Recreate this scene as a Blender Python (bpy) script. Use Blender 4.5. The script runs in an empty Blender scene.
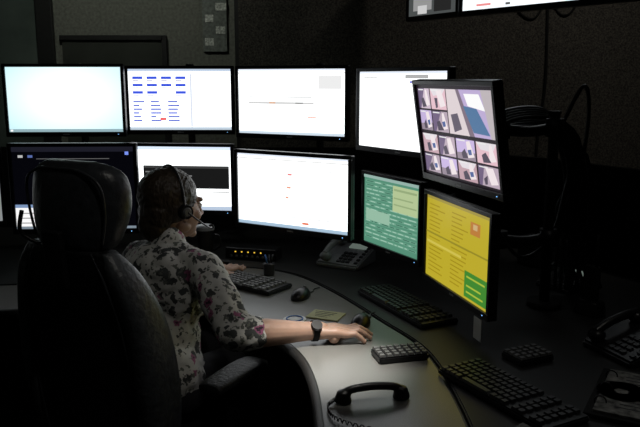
import bpy, bmesh, math, random
from mathutils import Vector, Matrix, Euler, noise
random.seed(4)
sc = bpy.context.scene
COL = sc.collection
try:
    sc.view_settings.view_transform = 'Standard'
    sc.view_settings.look = 'None'
except Exception as e:
    print(e)

# ------------------------------------------------------------------ materials
def mat(name, col, rough=0.6, metal=0.0, noise_scale=None, noise_amt=0.0, bump=0.0, spec=0.5):
    m = bpy.data.materials.new(name); m.use_nodes = True
    nt = m.node_tree; b = nt.nodes['Principled BSDF']
    b.inputs['Base Color'].default_value = (*col, 1)
    b.inputs['Roughness'].default_value = rough
    b.inputs['Metallic'].default_value = metal
    b.inputs['Specular IOR Level'].default_value = spec
    if noise_scale:
        tc = nt.nodes.new('ShaderNodeTexCoord')
        n = nt.nodes.new('ShaderNodeTexNoise'); n.inputs['Scale'].default_value = noise_scale
        n.inputs['Detail'].default_value = 6
        nt.links.new(tc.outputs['Object'], n.inputs['Vector'])
        r = nt.nodes.new('ShaderNodeValToRGB')
        r.color_ramp.elements[0].position = 0.3; r.color_ramp.elements[1].position = 0.7
        a = noise_amt
        r.color_ramp.elements[0].color = (*[c*(1-a) for c in col], 1)
        r.color_ramp.elements[1].color = (*[min(1, c*(1+a)) for c in col], 1)
        nt.links.new(n.outputs['Fac'], r.inputs['Fac'])
        nt.links.new(r.outputs['Color'], b.inputs['Base Color'])
        if bump:
            bp = nt.nodes.new('ShaderNodeBump'); bp.inputs['Strength'].default_value = bump
            bp.inputs['Distance'].default_value = 0.01
            nt.links.new(n.outputs['Fac'], bp.inputs['Height'])
            nt.links.new(bp.outputs['Normal'], b.inputs['Normal'])
    return m

_em = {}
def emis(col, s=1.0):
    k = (tuple(round(c, 3) for c in col), s)
    if k in _em: return _em[k]
    m = bpy.data.materials.new('screen_glow'); m.use_nodes = True
    nt = m.node_tree; b = nt.nodes['Principled BSDF']
    b.inputs['Base Color'].default_value = (0.004, 0.004, 0.004, 1)
    b.inputs['Roughness'].default_value = 0.35
    b.inputs['Specular IOR Level'].default_value = 0.15
    b.inputs['Emission Color'].default_value = (*col, 1)
    b.inputs['Emission Strength'].default_value = s
    _em[k] = m
    return m

BLACKP = mat('black_plastic', (0.008, 0.008, 0.009), 0.36, noise_scale=300, noise_amt=.2, spec=.35)
BEZ = mat('bezel_plastic', (0.005, 0.005, 0.006), 0.3, noise_scale=300, noise_amt=.2, spec=.25)
MATTE = mat('matte_black', (0.006, 0.006, 0.006), 0.8, noise_scale=200, noise_amt=.2, spec=.25)
KEYC = mat('key_plastic', (0.022, 0.022, 0.024), 0.45, noise_scale=80, noise_amt=.2)
KEYG = mat('grey_key_plastic', (0.11, 0.11, 0.11), 0.5, noise_scale=80, noise_amt=.2)
GREYP = mat('grey_plastic', (0.26, 0.27, 0.28), 0.45, noise_scale=120, noise_amt=.15)
METAL = mat('dark_metal', (0.03, 0.03, 0.033), 0.4, 0.7, noise_scale=50, noise_amt=.2)
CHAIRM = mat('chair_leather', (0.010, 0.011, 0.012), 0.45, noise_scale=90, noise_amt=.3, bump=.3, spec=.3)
BOLST = mat('chair_leather_lit_side', (0.060, 0.066, 0.072), 0.40, noise_scale=60, noise_amt=.3, bump=.3, spec=.5)  # leather lightened: light caught by the bolsters is put into the colour
HEADR = mat('headrest_leather_lit', (0.030, 0.033, 0.038), 0.36, noise_scale=40, noise_amt=.3, bump=.3, spec=.5)  # chair leather paled, its sheen worked into the base colour
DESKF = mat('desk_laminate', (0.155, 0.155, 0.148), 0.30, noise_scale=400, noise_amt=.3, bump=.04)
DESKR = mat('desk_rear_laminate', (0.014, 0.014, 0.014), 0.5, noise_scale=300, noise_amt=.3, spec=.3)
EDGE = mat('desk_edge_rubber', (0.01, 0.01, 0.01), 0.5, noise_scale=100, noise_amt=.2)
DARKBACK = mat('dark_backing', (0.008, 0.008, 0.008), 0.95, noise_scale=400, noise_amt=.5, bump=.3, spec=.1)
PAPER = mat('paper', (0.6, 0.6, 0.56), 0.7, noise_scale=20, noise_amt=.06)
NOTEY = mat('yellow_note', (0.44, 0.44, 0.24), 0.7, noise_scale=20, noise_amt=.1)
INK = mat('ink', (0.04, 0.04, 0.05), 0.7, noise_scale=20, noise_amt=.1)
BLUE = mat('blue_print', (0.08, 0.2, 0.55), 0.5, noise_scale=20, noise_amt=.1)

# ------------------------------------------------------------------ geometry helpers
class G:
    def __init__(s, name, loc=(0, 0, 0), rz=0.0, rot=None, parent=None):
        e = bpy.data.objects.new(name, None); COL.objects.link(e)
        e.empty_display_size = 0.05
        e.location = loc
        r = rot if rot else (0, 0, rz)
        e.rotation_euler = r
        s.o = e
        s.M = Matrix.Translation(loc) @ Euler(r).to_matrix().to_4x4()
        if parent:
            e.parent = parent.o
            s.M = parent.M @ s.M

def mk(name, bm, m, g=None, loc=(0, 0, 0), rot=(0, 0, 0), smooth=False, world=False, recalc=True):
    if recalc: bmesh.ops.recalc_face_normals(bm, faces=bm.faces)
    me = bpy.data.meshes.new(name)
    if smooth:
        for f in bm.faces: f.smooth = True
    bm.to_mesh(me); bm.free()
    ms = m if isinstance(m, (list, tuple)) else [m]
    for x in ms: me.materials.append(x)
    o = bpy.data.objects.new(name, me); COL.objects.link(o)
    if world and g:
        me.transform(g.M.inverted())
    else:
        o.location = loc; o.rotation_euler = rot
    if g: o.parent = g.o
    return o

def bbox(bm, size, c=(0, 0, 0), mi=0, taper=1.0):
    x, y, z = [v/2 for v in size]
    vs = []
    for dz in (-1, 1):
        k = taper if dz > 0 else 1.0
        for dx, dy in ((-1, -1), (1, -1), (1, 1), (-1, 1)):
            vs.append(bm.verts.new((c[0]+dx*x*k, c[1]+dy*y*k, c[2]+dz*z)))
    for f in ((3, 2, 1, 0), (4, 5, 6, 7), (0, 1, 5, 4), (1, 2, 6, 5), (2, 3, 7, 6), (3, 0, 4, 7)):
        fa = bm.faces.new([vs[i] for i in f]); fa.material_index = mi

def box(g, name, size, loc, m, rot=(0, 0, 0), bev=0.003, seg=2, **k):
    bm = bmesh.new(); bbox(bm, size)
    if bev:
        bmesh.ops.bevel(bm, geom=bm.edges[:], offset=min(bev, min(size)*.45), segments=seg, affect='EDGES', profile=.5)
    return mk(name, bm, m, g, loc, rot, **k)

def frustum(bm, p0, p1, r0, r1, seg=20, caps=True):
    p0, p1 = Vector(p0), Vector(p1)
    d = p1-p0; L = d.length
    if L < 1e-6: return
    q = d.to_track_quat('Z', 'Y').to_matrix().to_4x4()
    bmesh.ops.create_cone(bm, cap_ends=caps, segments=seg, radius1=r0, radius2=r1, depth=L,
                          matrix=Matrix.Translation((p0+p1)/2) @ q)

def ball(bm, c, r, R=None, seg=24):
    if not isinstance(r, (tuple, list)): r = (r, r, r)
    M = Matrix.Translation(c)
    if R is not None: M = M @ R.to_4x4()
    M = M @ Matrix.Diagonal((*r, 1))
    bmesh.ops.create_uvsphere(bm, u_segments=seg, v_segments=max(8, seg*2//3), radius=1, matrix=M)

def chain(bm, pts, rs, seg=20):
    for i in range(len(pts)):
        ball(bm, pts[i], rs[i], seg=seg)
        if i: frustum(bm, pts[i-1], pts[i], rs[i-1], rs[i], seg)

def cyl(g, name, p0, p1, r0, m, r1=None, seg=28, smooth=True, **k):
    bm = bmesh.new(); frustum(bm, p0, p1, r0, r0 if r1 is None else r1, seg)
    o = mk(name, bm, m, g, smooth=False, **k)
    if smooth:
        for p in o.data.polygons:
            if len(p.vertices) == 4: p.use_smooth = True
    return o

def catmull(pts, n=8, closed=False):
    P = [Vector(p) for p in pts]; out = []
    N = len(P)
    for i in range(N if closed else N-1):
        if closed:
            a, b, c, d = P[(i-1) % N], P[i], P[(i+1) % N], P[(i+2) % N]
        else:
            a = P[max(i-1, 0)]; b = P[i]; c = P[i+1]; d = P[min(i+2, N-1)]
        for j in range(n):
            t = j/n
            out.append(0.5*((2*b)+(c-a)*t+(2*a-5*b+4*c-d)*t*t+(3*b-a-3*c+d)*t**3))
    if not closed: out.append(P[-1])
    return out

def tubebm(bm, pts, r, seg=8):
    rings = []
    up = Vector((0, 0, 1))
    for i, p in enumerate(pts):
        t = (pts[min(i+1, len(pts)-1)]-pts[max(i-1, 0)]).normalized()
        if i == 0:
            a = t.cross(up)
            if a.length < .01: a = t.cross(Vector((1, 0, 0)))
            a.normalize()
        else:
            a = (a-t*a.dot(t)).normalized()
        b = t.cross(a)
        rr = r[i] if isinstance(r, list) else r
        rings.append([bm.verts.new(p+(a*math.cos(2*math.pi*k/seg)+b*math.sin(2*math.pi*k/seg))*rr) for k in range(seg)])
    for i in range(len(rings)-1):
        for k in range(seg):
            bm.faces.new((rings[i][k], rings[i][(k+1) % seg], rings[i+1][(k+1) % seg], rings[i+1][k]))
    bm.faces.new(rings[0][::-1]); bm.faces.new(rings[-1])

def tube(g, name, pts, r, m, n=8, seg=8, **k):
    bm = bmesh.new(); tubebm(bm, catmull(pts, n), r, seg)
    return mk(name, bm, m, g, smooth=True, **k)

def loft(g, name, secs, m, n=36, ex=0.6, curve=0.0, loc=(0, 0, 0), rot=(0, 0, 0), sub=6, axis='z', **k):
    """secs: (z, halfwidth, halfthick, xcenter, ycenter)"""
    P = catmull([Vector((s[0], s[1], s[2])) for s in secs], sub)
    Q = catmull([Vector((s[3], s[4], 0)) for s in secs], sub)
    bm = bmesh.new(); rings = []
    for p, q in zip(P, Q):
        ring = []
        for i in range(n):
            a = 2*math.pi*i/n
            c, s_ = math.cos(a), math.sin(a)
            x = math.copysign(abs(c)**ex, c)*p[1]; y = math.copysign(abs(s_)**ex, s_)*p[2]
            X = x+q[0]; Y = y+q[1]+curve*(x*x); Z = p[0]
            if axis == 'y': X, Y, Z = X, Z, Y
            ring.append(bm.verts.new((X, Y, Z)))
        rings.append(ring)
    for i in range(len(rings)-1):
        for j in range(n):
            bm.faces.new((rings[i][j], rings[i][(j+1) % n], rings[i+1][(j+1) % n], rings[i+1][j]))
    bm.faces.new(rings[0][::-1]); bm.faces.new(rings[-1])
    return mk(name, bm, m, g, loc, rot, smooth=True, **k)

def slab(g, name, poly, z0, z1, m, bev=0.004, holes=None):
    bm = bmesh.new()
    vs = [bm.verts.new((p[0], p[1], z0)) for p in poly]
    f = bm.faces.new(vs)
    r = bmesh.ops.extrude_face_region(bm, geom=[f])
    for v in r['geom']:
        if isinstance(v, bmesh.types.BMVert): v.co.z = z1
    bmesh.ops.recalc_face_normals(bm, faces=bm.faces)
    if bev:
        ed = [e for e in bm.edges if abs(e.verts[0].co.z-z1) < 1e-5 and abs(e.verts[1].co.z-z1) < 1e-5]
        bmesh.ops.bevel(bm, geom=ed, offset=bev, segments=2, affect='EDGES')
    return mk(name, bm, m, g)

def bake(o):
    bpy.context.view_layer.update()
    dg = bpy.context.evaluated_depsgraph_get()
    me = bpy.data.meshes.new_from_object(o.evaluated_get(dg))
    o.modifiers.clear(); o.data = me
    for p in me.polygons: p.use_smooth = True

def fuse(name, bm, m, g, vox=0.005, smooth=4, disp=None, world=True):
    o = mk(name, bm, m, g, world=world)
    r = o.modifiers.new('r', 'REMESH'); r.mode = 'VOXEL'; r.voxel_size = vox
    if smooth:
        s = o.modifiers.new('s', 'SMOOTH'); s.factor = .5; s.iterations = smooth
    if disp:
        t = bpy.data.textures.new('t', 'CLOUDS'); t.noise_scale = disp[1]; t.noise_depth = 2
        d = o.modifiers.new('d', 'DISPLACE'); d.texture = t; d.strength = disp[0]; d.mid_level = .5
        if len(disp) > 2: d.texture_coords = 'LOCAL'
    bake(o)
    return o

# ------------------------------------------------------------------ room shell
WALLL = mat('wall_paint', (0.20, 0.205, 0.175), 0.85, noise_scale=60, noise_amt=.25, bump=.1)
WALLD = mat('wall_dark_acoustic', (0.055, 0.050, 0.042), 0.95, noise_scale=110, noise_amt=.8, bump=.4)
FLOORM = mat('floor_carpet', (0.03, 0.03, 0.032), 0.95, noise_scale=250, noise_amt=.6, bump=.5)
CEILM = mat('ceiling_tile', (0.1, 0.1, 0.1), 0.9, noise_scale=100, noise_amt=.3)
GLASS = mat('window_glass_dark', (0.12, 0.15, 0.135), 0.25, noise_scale=3, noise_amt=.3)
GLASSD = mat('window_glass_black', (0.06, 0.065, 0.056), 0.3, noise_scale=3, noise_amt=.3)
FRAME = mat('window_frame_dark', (0.02, 0.02, 0.02), 0.5, noise_scale=50, noise_amt=.2)
X0, X1, Y0, Y1, H = -3.0, 2.4, -1.6, 4.6, 2.75
box(None, 'floor', (X1-X0+.2, Y1-Y0+.2, .1), ((X0+X1)/2, (Y0+Y1)/2, -.05), FLOORM, bev=0)
box(None, 'ceiling', (X1-X0+.2, Y1-Y0+.2, .1), ((X0+X1)/2, (Y0+Y1)/2, H+.05), CEILM, bev=0)
box(None, 'wall_back', (X1-X0, .1, H), ((X0+X1)/2, Y1+.05, H/2), WALLL, bev=0)
box(None, 'wall_front', (X1-X0, .1, H), ((X0+X1)/2, Y0-.05, H/2), WALLD, bev=0)
box(None, 'wall_left', (.1, Y1-Y0, H), (X0-.05, (Y0+Y1)/2, H/2), WALLL, bev=0)
box(None, 'wall_right', (.1, Y1-Y0, H), (X1+.05, (Y0+Y1)/2, H/2), WALLD, bev=0)
box(None, 'wall_partition', (X1+.49, .14, H), ((X1-.49)/2, Y1-.07, H/2), WALLD, bev=0)
box(None, 'trim_1', (.03, .03, H), (-.505, Y1-.075, H/2), FRAME, bev=.002)
box(None, 'baseboard_back', (2.5, .02, .1), (-1.75, Y1-.01, .05), FRAME, bev=.002)
# windows in back wall
w = G('window_1', (-2.25, Y1-.012, 1.55))
box(w, 'pane', (1.0, .012, 1.2), (0, 0, 0), GLASS, bev=0)
for nm, s, l in (('frame_right', (.1, .04, 1.3), (.555, -.012, 0)), ('frame_left', (.06, .04, 1.3), (-.53, -.012, 0)),
                 ('frame_top', (1.0, .04, .06), (0, -.012, .63)), ('sill', (1.0, .05, .05), (0, -.015, -.62))):
    box(w, nm, s, l, FRAME, bev=.003)
w = G('window_2', (-1.29, Y1-.012, 1.40))
box(w, 'pane', (.62, .012, .72), (0, 0, 0), GLASSD, bev=0)
for nm, s, l in (('frame_right', (.03, .03, .78), (.325, -.008, 0)), ('frame_top', (.64, .03, .03), (0, -.008, .375)),
                 ('sill', (.64, .03, .03), (0, -.008, -.375))):
    box(w, nm, s, l, FRAME, bev=.002)
# notice board with pinned papers
nb = G('notice_board', (-.65, Y1-.01, 2.0))
box(nb, 'board', (.15, .02, .62), (0, 0, 0), mat('board_cork', (.22, .24, .22), .9, noise_scale=60, noise_amt=.3))
bm = bmesh.new()
for i in range(9):
    bbox(bm, (.05+.02*random.random(), .002, .045), (-.035+.07*(i % 2)+.008*random.random(), -.012-.001*i, -.25+.07*i))
mk('papers', bm, mat('pinned_paper', (.65, .68, .62), .8, noise_scale=90, noise_amt=.5), nb)
# ------------------------------------------------------------------ desk
back = [(-1.9, 2.68), (-1.0, 2.76), (-.62, 2.98), (-.35, 3.0), (-.126, 2.90), (.038, 2.66), (.20, 2.31), (.31, 2.04), (.34, 1.70), (.34, 1.35)]
inner = [(-1.9, 2.33), (-1.0, 2.44), (-.64, 2.58), (-.38, 2.49), (-.205, 2.27), (-.07, 2.04), (-.015, 1.82), (.005, 1.56), (.01, 1.35)]
bk = [(p.x, p.y) for p in catmull([(a, b, 0) for a, b in back], 6)]
inn = [(p.x, p.y) for p in catmull([(a, b, 0) for a, b in inner], 6)]
DZ = .73
desk = G('console_desk')
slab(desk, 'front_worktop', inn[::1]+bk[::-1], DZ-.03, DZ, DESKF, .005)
def off(P, d):
    o = []
    for i, p in enumerate(P):
        a = Vector(P[max(i-1, 0)]); b = Vector(P[min(i+1, len(P)-1)])
        t = (b-a).normalized(); n = Vector((-t.y, t.x))
        o.append((p[0]+n.x*d, p[1]+n.y*d))
    return o
bk2 = off(bk, .012)
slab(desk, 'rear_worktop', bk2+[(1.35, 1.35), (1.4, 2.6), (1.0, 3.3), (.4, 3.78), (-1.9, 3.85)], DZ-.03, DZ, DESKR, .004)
bm = bmesh.new(); tubebm(bm, [Vector((x, y, DZ-.016)) for x, y in off(inn, -.002)], .0165, 10); mk('edge_trim', bm, EDGE, desk, smooth=True)
bm = bmesh.new(); tubebm(bm, [Vector((x, y, DZ-.018)) for x, y in off(bk, .006)], .008, 8); mk('seam_trim', bm, EDGE, desk, smooth=True)
outer = [(1.49, 1.35), (1.51, 2.62), (1.08, 3.39), (.45, 3.90), (-1.92, 3.96)]
inr = [(1.45, 1.35), (1.47, 2.6), (1.05, 3.35), (.43, 3.86), (-1.92, 3.92)]
slab(desk, 'added_dark_backing', inr+outer[::-1], .0, 1.16, DARKBACK, .006)  # added dark panel, makes the gap between monitor rows black
for i, (x, y) in enumerate(((-1.75, 3.6), (-.3, 3.55), (.55, 3.2), (1.15, 2.4), (.9, 1.55), (-1.75, 2.55), (.22, 1.5))):
    box(desk, f'leg_{i+1}', (.09, .09, DZ-.03), (x, y, (DZ-.03)/2), METAL, bev=.006)
    box(desk, f'foot_{i+1}', (.2, .2, .03), (x, y, .015), METAL, bev=.006)

# ------------------------------------------------------------------ monitors
def ui(g, w, h, items, y=-.0135, name='display_content'):
    bm = bmesh.new(); mats = []
    for n_, it in enumerate(items):
        col, s = it[-1] if isinstance(it[-1][0], (tuple, list)) else (it[-1], 1.0)
        m = emis(col, s)
        if m not in mats: mats.append(m)
        if len(it) == 5:
            x0, y0, x1, y1 = it[:4]; pts = [(x0, y0), (x1, y0), (x1, y1), (x0, y1)]
        else: pts = it[0]
        yy = y-.00002*n_
        f = bm.faces.new([bm.verts.new(((px-.5)*w, yy, (.5-py)*h)) for px, py in pts])
        f.material_index = mats.index(m)
    return mk(name, bm, mats, g, recalc=False)

def monitor(p0, p1, z0, z1, bg, items, pole, tilt=0.0, thin=.015, chin=.022, name='computer_monitor'):
    x0, y0 = p0; x1, y1 = p1
    w = math.hypot(x1-x0, y1-y0); h = z1-z0
    a = math.atan2(y1-y0, x1-x0)
    g = G(name, ((x0+x1)/2, (y0+y1)/2, (z0+z1)/2), a)
    p = G('panel', (0, 0, 0), rot=(math.radians(tilt), 0, 0), parent=g)
    box(p, 'housing', (w+2*thin, .022, h+thin+chin), (0, .004, (thin-chin)/2), BEZ, bev=.004)
    loft(p, 'back_shell', [(-h*.36, w*.30, .006, 0, .02), (-h*.3, w*.36, .014, 0, .026), (h*.25, w*.36, .014, 0, .026), (h*.34, w*.3, .006, 0, .02)], BLACKP, ex=.4)
    for nm, s, l in (('bezel_top', (w+2*thin, .012, thin), (0, -.0115, h/2+thin/2)),
                     ('bezel_bottom', (w+2*thin, .012, chin), (0, -.0115, -h/2-chin/2)),
                     ('bezel_left', (thin, .012, h), (-w/2-thin/2, -.0115, 0)),
                     ('bezel_right', (thin, .012, h), (w/2+thin/2, -.0115, 0))):
        box(p, nm, s, l, BEZ, bev=.002)
    box(p, 'logo', (.03, .001, .006), (0, -.018, -h/2-chin/2), GREYP, bev=0)
    box(p, 'power_led', (.004, .001, .002), (w*.46, -.018, -h/2-chin/2), emis((.2, .5, 1), 2), bev=0)
    bm = bmesh.new()
    vs = [bm.verts.new((sx*w/2, -.009, sz*h/2)) for sx, sz in ((-1, -1), (1, -1), (1, 1), (-1, 1))]
    bm.faces.new(vs)
    mk('screen', bm, bg, p, recalc=False)
    if items: ui(p, w, h, items, y=-.0095)
    c = g.M @ Vector((0, .045, 0)); z = (z0+z1)/2
    e = Vector((pole[0], pole[1], z))
    d = e-c
    box(p, 'vesa_plate', (.1, .01, .1), (0, .045, 0), METAL, bev=.003)
    mid = c+d*.5+Vector((-d.y, d.x, 0)).normalized()*.05
    chin_ = g.M @ Vector((0, .052, 0))
    bm = bmesh.new(); tubebm(bm, catmull([chin_, chin_.lerp(mid, .5)+Vector((0, 0, .01)), mid], 4), .016, 12); mk('arm_front', bm, BLACKP, g, smooth=True, world=True)
    bm = bmesh.new(); tubebm(bm, catmull([mid, mid.lerp(e, .5)+Vector((0, 0, -.01)), e], 4), .019, 12); mk('arm_rear', bm, BLACKP, g, smooth=True, world=True)
    cyl(g, 'arm_joint', mid-Vector((0, 0, .03)), mid+Vector((0, 0, .03)), .024, BLACKP, world=True)
    cyl(g, 'pole_clamp', e-Vector((0, 0, .03)), e+Vector((0, 0, .03)), .03, METAL, world=True)
    return g

POLES = [(-1.19, 3.66), (-.66, 3.72), (0.0, 3.58), (.56, 3.10), (.80, 2.47), (-1.60, 3.2)]
for i_, (x, y) in enumerate(POLES):
    g = G('monitor_pole', (x, y, DZ))
    hh = .76 if i_ >= 3 else .86
    if i_ == 4: hh = .68
    if i_ == 5: hh = .4
    cyl(g, 'foot', (0, 0, 0), (0, 0, .02), .06, MATTE)
    cyl(g, 'post', (0, 0, .02), (0, 0, hh), .018, MATTE)
    cyl(g, 'cap', (0, 0, hh), (0, 0, hh+.01), .021, BLACKP)

white = emis((.96, .99, 1), 1.9)
def grad_screen():
    m = bpy.data.materials.new('gradient_screen'); m.use_nodes = True; nt = m.node_tree; b = nt.nodes['Principled BSDF']
    b.inputs['Base Color'].default_value = (.01, .01, .01, 1)
    tc = nt.nodes.new('ShaderNodeTexCoord'); mp = nt.nodes.new('ShaderNodeMapping')
    mp.inputs['Location'].default_value = (-.65, -.005, -.6); mp.inputs['Scale'].default_value = (1.2, .01, 1.1)
    gr = nt.nodes.new('ShaderNodeTexGradient'); gr.gradient_type = 'SPHERICAL'
    r = nt.nodes.new('ShaderNodeValToRGB')
    r.color_ramp.elements[0].color = (.42, .72, .80, 1); r.color_ramp.elements[1].color = (.86, 1, 1, 1); r.color_ramp.elements[1].position = .6
    mp.vector_type = 'POINT'
    nt.links.new(tc.outputs['Generated'], mp.inputs['Vector']); nt.links.new(mp.outputs['Vector'], gr.inputs['Vector'])
    nt.links.new(gr.outputs['Fac'], r.inputs['Fac']); nt.links.new(r.outputs['Color'], b.inputs['Emission Color'])
    b.inputs['Emission Strength'].default_value = 1.2
    return m
gray = lambda v, s=1.0: ((v, v, v), s)
rc = random.Random(3)
# m1
monitor((-1.460, 3.41), (-.931, 3.43), 1.28, 1.58, grad_screen(), [(0, .955, 1, 1, ((.30, .45, .50), 1.0)), (.01, .965, .03, .99, gray(.9, 1.5))], POLES[0])
# m2: lists
it = [(0, 0, 1, .035, ((.5, .6, .75), 1)), (0, .955, 1, 1, ((.55, .65, .75), 1))]
for r_ in range(3):
    for c in range(4):
        if rc.random() < .85:
            x = .04+.14*c; yv = .12+.12*r_
            it.append((x, yv, x+.10, yv+.045, ((.05, .1, .75), 1))); it.append((x, yv+.06, x+.06, yv+.075, ((.3, .3, .5), 1)))
for r_ in range(6):
    for c in range(3):
        x = .04+.17*c; yv = .52+.062*r_
        it.append((x, yv, x+.05+.07*rc.random(), yv+.028, ((.15, .2, .7), 1)))
it += [(.3, .80, .36, .84, ((.9, .1, .1), 1)), (.6, .08, .62, .95, ((.75, .8, .9), 1)), (.66, .12, .9, .14, gray(.6))]
monitor((-.912, 3.49), (-.425, 3.49), 1.285, 1.572, white, it, POLES[1])
# m3
it = [(0, 0, 1, .03, ((.7, .75, .85), 1.2)), (0, .05, 1, .07, gray(.8)), (0, .96, 1, 1, ((.6, .7, .8), 1.1)), (.1, .42, .7, .435, gray(.55)), (.1, .5, .72, .535, gray(.68)), (.1, .57, .6, .58, gray(.65)), (.3, .508, .36, .525, ((.8, .4, .2), 1)),
      (.55, .508, .62, .525, gray(.3)), (.72, .65, .9, .655, ((.7, .3, .3), 1)), (.66, .72, .74, .735, ((.8, .3, .2), 1)), (.1, .64, .5, .65, gray(.75)), (.76, .10, .97, .3, gray(.86))]
monitor((-.378, 3.44), (.1145, 3.20), 1.275, 1.57, white, it, POLES[2])
# m4
it = [(0, 0, 1, .03, ((.7, .75, .85), 1.2)), (.05, .07, .22, .085, gray(.6)), (.05, .14, .2, .15, gray(.6)), (.06, .2, .16, .21, gray(.6)), (.06, .26, .18, .27, gray(.6)), (.55, .04, .8, .09, gray(.45)), (.6, .12, .8, .15, ((.3, .3, .8), 1))]
monitor((.172, 3.02), (.462, 2.60), 1.255, 1.555, white, it, POLES[3])
# m5: security camera grid
pk = (.55, .44, .48)
panes = [(.02, .04, .19, .26), (.02, .28, .19, .50), (.205, .04, .42, .26), (.205, .28, .42, .50), (.435, .04, .98, .50), (.02, .54, .24, .75), (.26, .54, .48, .75), (.50, .54, .73, .75), (.75, .54, .98, .75),
         (.02, .77, .24, .97), (.26, .77, .48, .97), (.50, .77, .73, .97), (.75, .77, .98, .97)]
it = []
for i, (a, b, c, d) in enumerate(panes):
    k = .75+.6*rc.random()
    tn = [(1, 1, 1), (.85, .85, 1.15), (1.15, .95, .9)][i % 3]
    it.append((a, b, c, d, ((pk[0]*k*tn[0], pk[1]*k*tn[1], pk[2]*k*1.1*tn[2]), .95)))
    W, Hh = c-a, d-b
    if i == 4: continue
    s1_ = rc.random()*.3; s2_ = rc.random()*.3
    if i % 3 == 0:
        it.append(([(a, b), (a+W*(.3+s1_), b), (a+W*.15, d), (a, d)], ((.20, .14, .26), .8)))
    elif i % 3 == 1:
        it.append(([(a, b+Hh*(.4+s2_)), (a+W, b+Hh*.6), (a+W, d), (a, d)], ((.30, .24, .30), 1)))
    else:
        it.append(([(a, b), (a+W, b), (a+W*.8, b+Hh*(.2+s2_)), (a+W*.2, b+Hh*.35)], ((.75, .70, .74), 1)))
    it.append(([(a+W*(.35+s1_), b+Hh*.1), (a+W*.75, b+Hh*.05), (a+W*.95, b+Hh*.8), (a+W*.6, b+Hh*.9)], ((.85, .76, .78), 1)))
    it.append(([(a+W*.25, b+Hh*(.4+s2_)), (a+W*.45, b+Hh*.45), (a+W*(.4+s1_), b+Hh*.9), (a+W*.3, b+Hh*.95)], ((.10, .08, .12), .8)))
    if i % 2: it.append(([(a+W*.6, b+Hh*.5), (a+W*.8, b+Hh*.45), (a+W*.82, b+Hh*.7), (a+W*.65, b+Hh*.75)], ((.10, .16, .40), .8)))
    it.append((a+W*.05, b+Hh*.04, a+W*.5, b+Hh*.1, gray(.8)))
it += [([(.435, .04), (.60, .04), (.72, .5), (.435, .5)], ((.72, .63, .65), 1)), ([(.56, .04), (.60, .04), (.75, .5), (.69, .5)], ((.2, .15, .2), 1)),
       ([(.64, .20), (.80, .22), (.93, .47), (.74, .46)], ((.10, .22, .42), .8)), ([(.66, .08), (.84, .08), (.90, .24), (.70, .2)], ((.95, .95, .95), 1)),
       ([(.86, .04), (.98, .04), (.98, .5), (.94, .5)], ((.5, .45, .47), 1)), ([(.47, .3), (.56, .28), (.60, .44), (.5, .48)], ((.12, .1, .14), 1))]
monitor((.350, 2.44), (.494, 1.97), 1.215, 1.512, emis((.03, .02, .03), .5), it, POLES[4], tilt=9)
# L1 mostly dark
it = [(0, .0, 1, .06, ((.012, .012, .02), 1)), (0, .70, .72, 1, gray(.9, 1.1)), (0, .70, .72, .74, ((.2, .3, .5), 1)), (.05, .1, .09, .13, gray(.5)), (.13, .1, .17, .13, ((.1, .15, .4), 1)), (.93, .06, .96, .1, ((.2, .3, .9), 1)),
      (.03, .80, .5, .815, gray(.4)), (.03, .86, .4, .875, gray(.4)), (.03, .92, .45, .935, gray(.4)), (.2, .14, .8, .148, gray(.12)), (0, .97, 1, 1, ((.2, .25, .3), 1))]
monitor((-1.255, 2.93), (-.765, 2.95), .915, 1.255, emis((.0015, .0015, .003), 1), it, POLES[0])
# far-left partial
it = [(0, 0, 1, .04, ((.2, .25, .35), 1)), (.1, .2, .9, .22, gray(.3)), (.1, .3, .8, .32, gray(.3)), (.55, .5, .95, .9, gray(.5))]
monitor((-1.75, 2.66), (-1.318, 2.93), .95, 1.24, emis((.25, .27, .27), 1), it, POLES[5])
# L2
it = [(0, 0, 1, .05, ((.65, .75, .9), 1.2)), (.1, .30, .98, .34, gray(.05)), (.1, .34, .98, .66, gray(.01)), (.12, .39, .5, .41, gray(.2)), (.12, .45, .6, .47, gray(.2)), (0, .94, 1, 1, ((.5, .6, .75), 1)), (.8, .7, .98, .72, gray(.5))]
monitor((-.86, 3.32), (-.405, 3.27), .93, 1.222, white, it, POLES[1])
# L3
it = [(0, 0, 1, .03, ((.7, .75, .85), 1.2)), (0, .055, 1, .075, gray(.8)), (0, .955, 1, 1, ((.4, .55, .7), 1)), (.06, .14, .6, .15, gray(.5)), (.06, .30, .75, .31, gray(.6)), (.12, .37, .4, .38, gray(.5)), (.06, .5, .7, .51, gray(.6)), (.1, .62, .5, .63, gray(.6)),
      (.47, .24, .51, .27, ((.9, .3, .3), 1)), (.46, .42, .5, .45, ((.9, .4, .3), 1)), (.45, .56, .48, .59, ((.9, .4, .3), 1)), (.6, .9, .66, .93, ((.8, .2, .1), 1)), (.5, .84, .9, .85, gray(.4)), (.1, .76, .42, .77, gray(.6)), (.78, .12, .96, .13, gray(.5)), (.78, .18, .92, .19, gray(.5))]
monitor((-.342, 3.03), (.115, 2.76), .925, 1.222, white, it, POLES[2])
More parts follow.
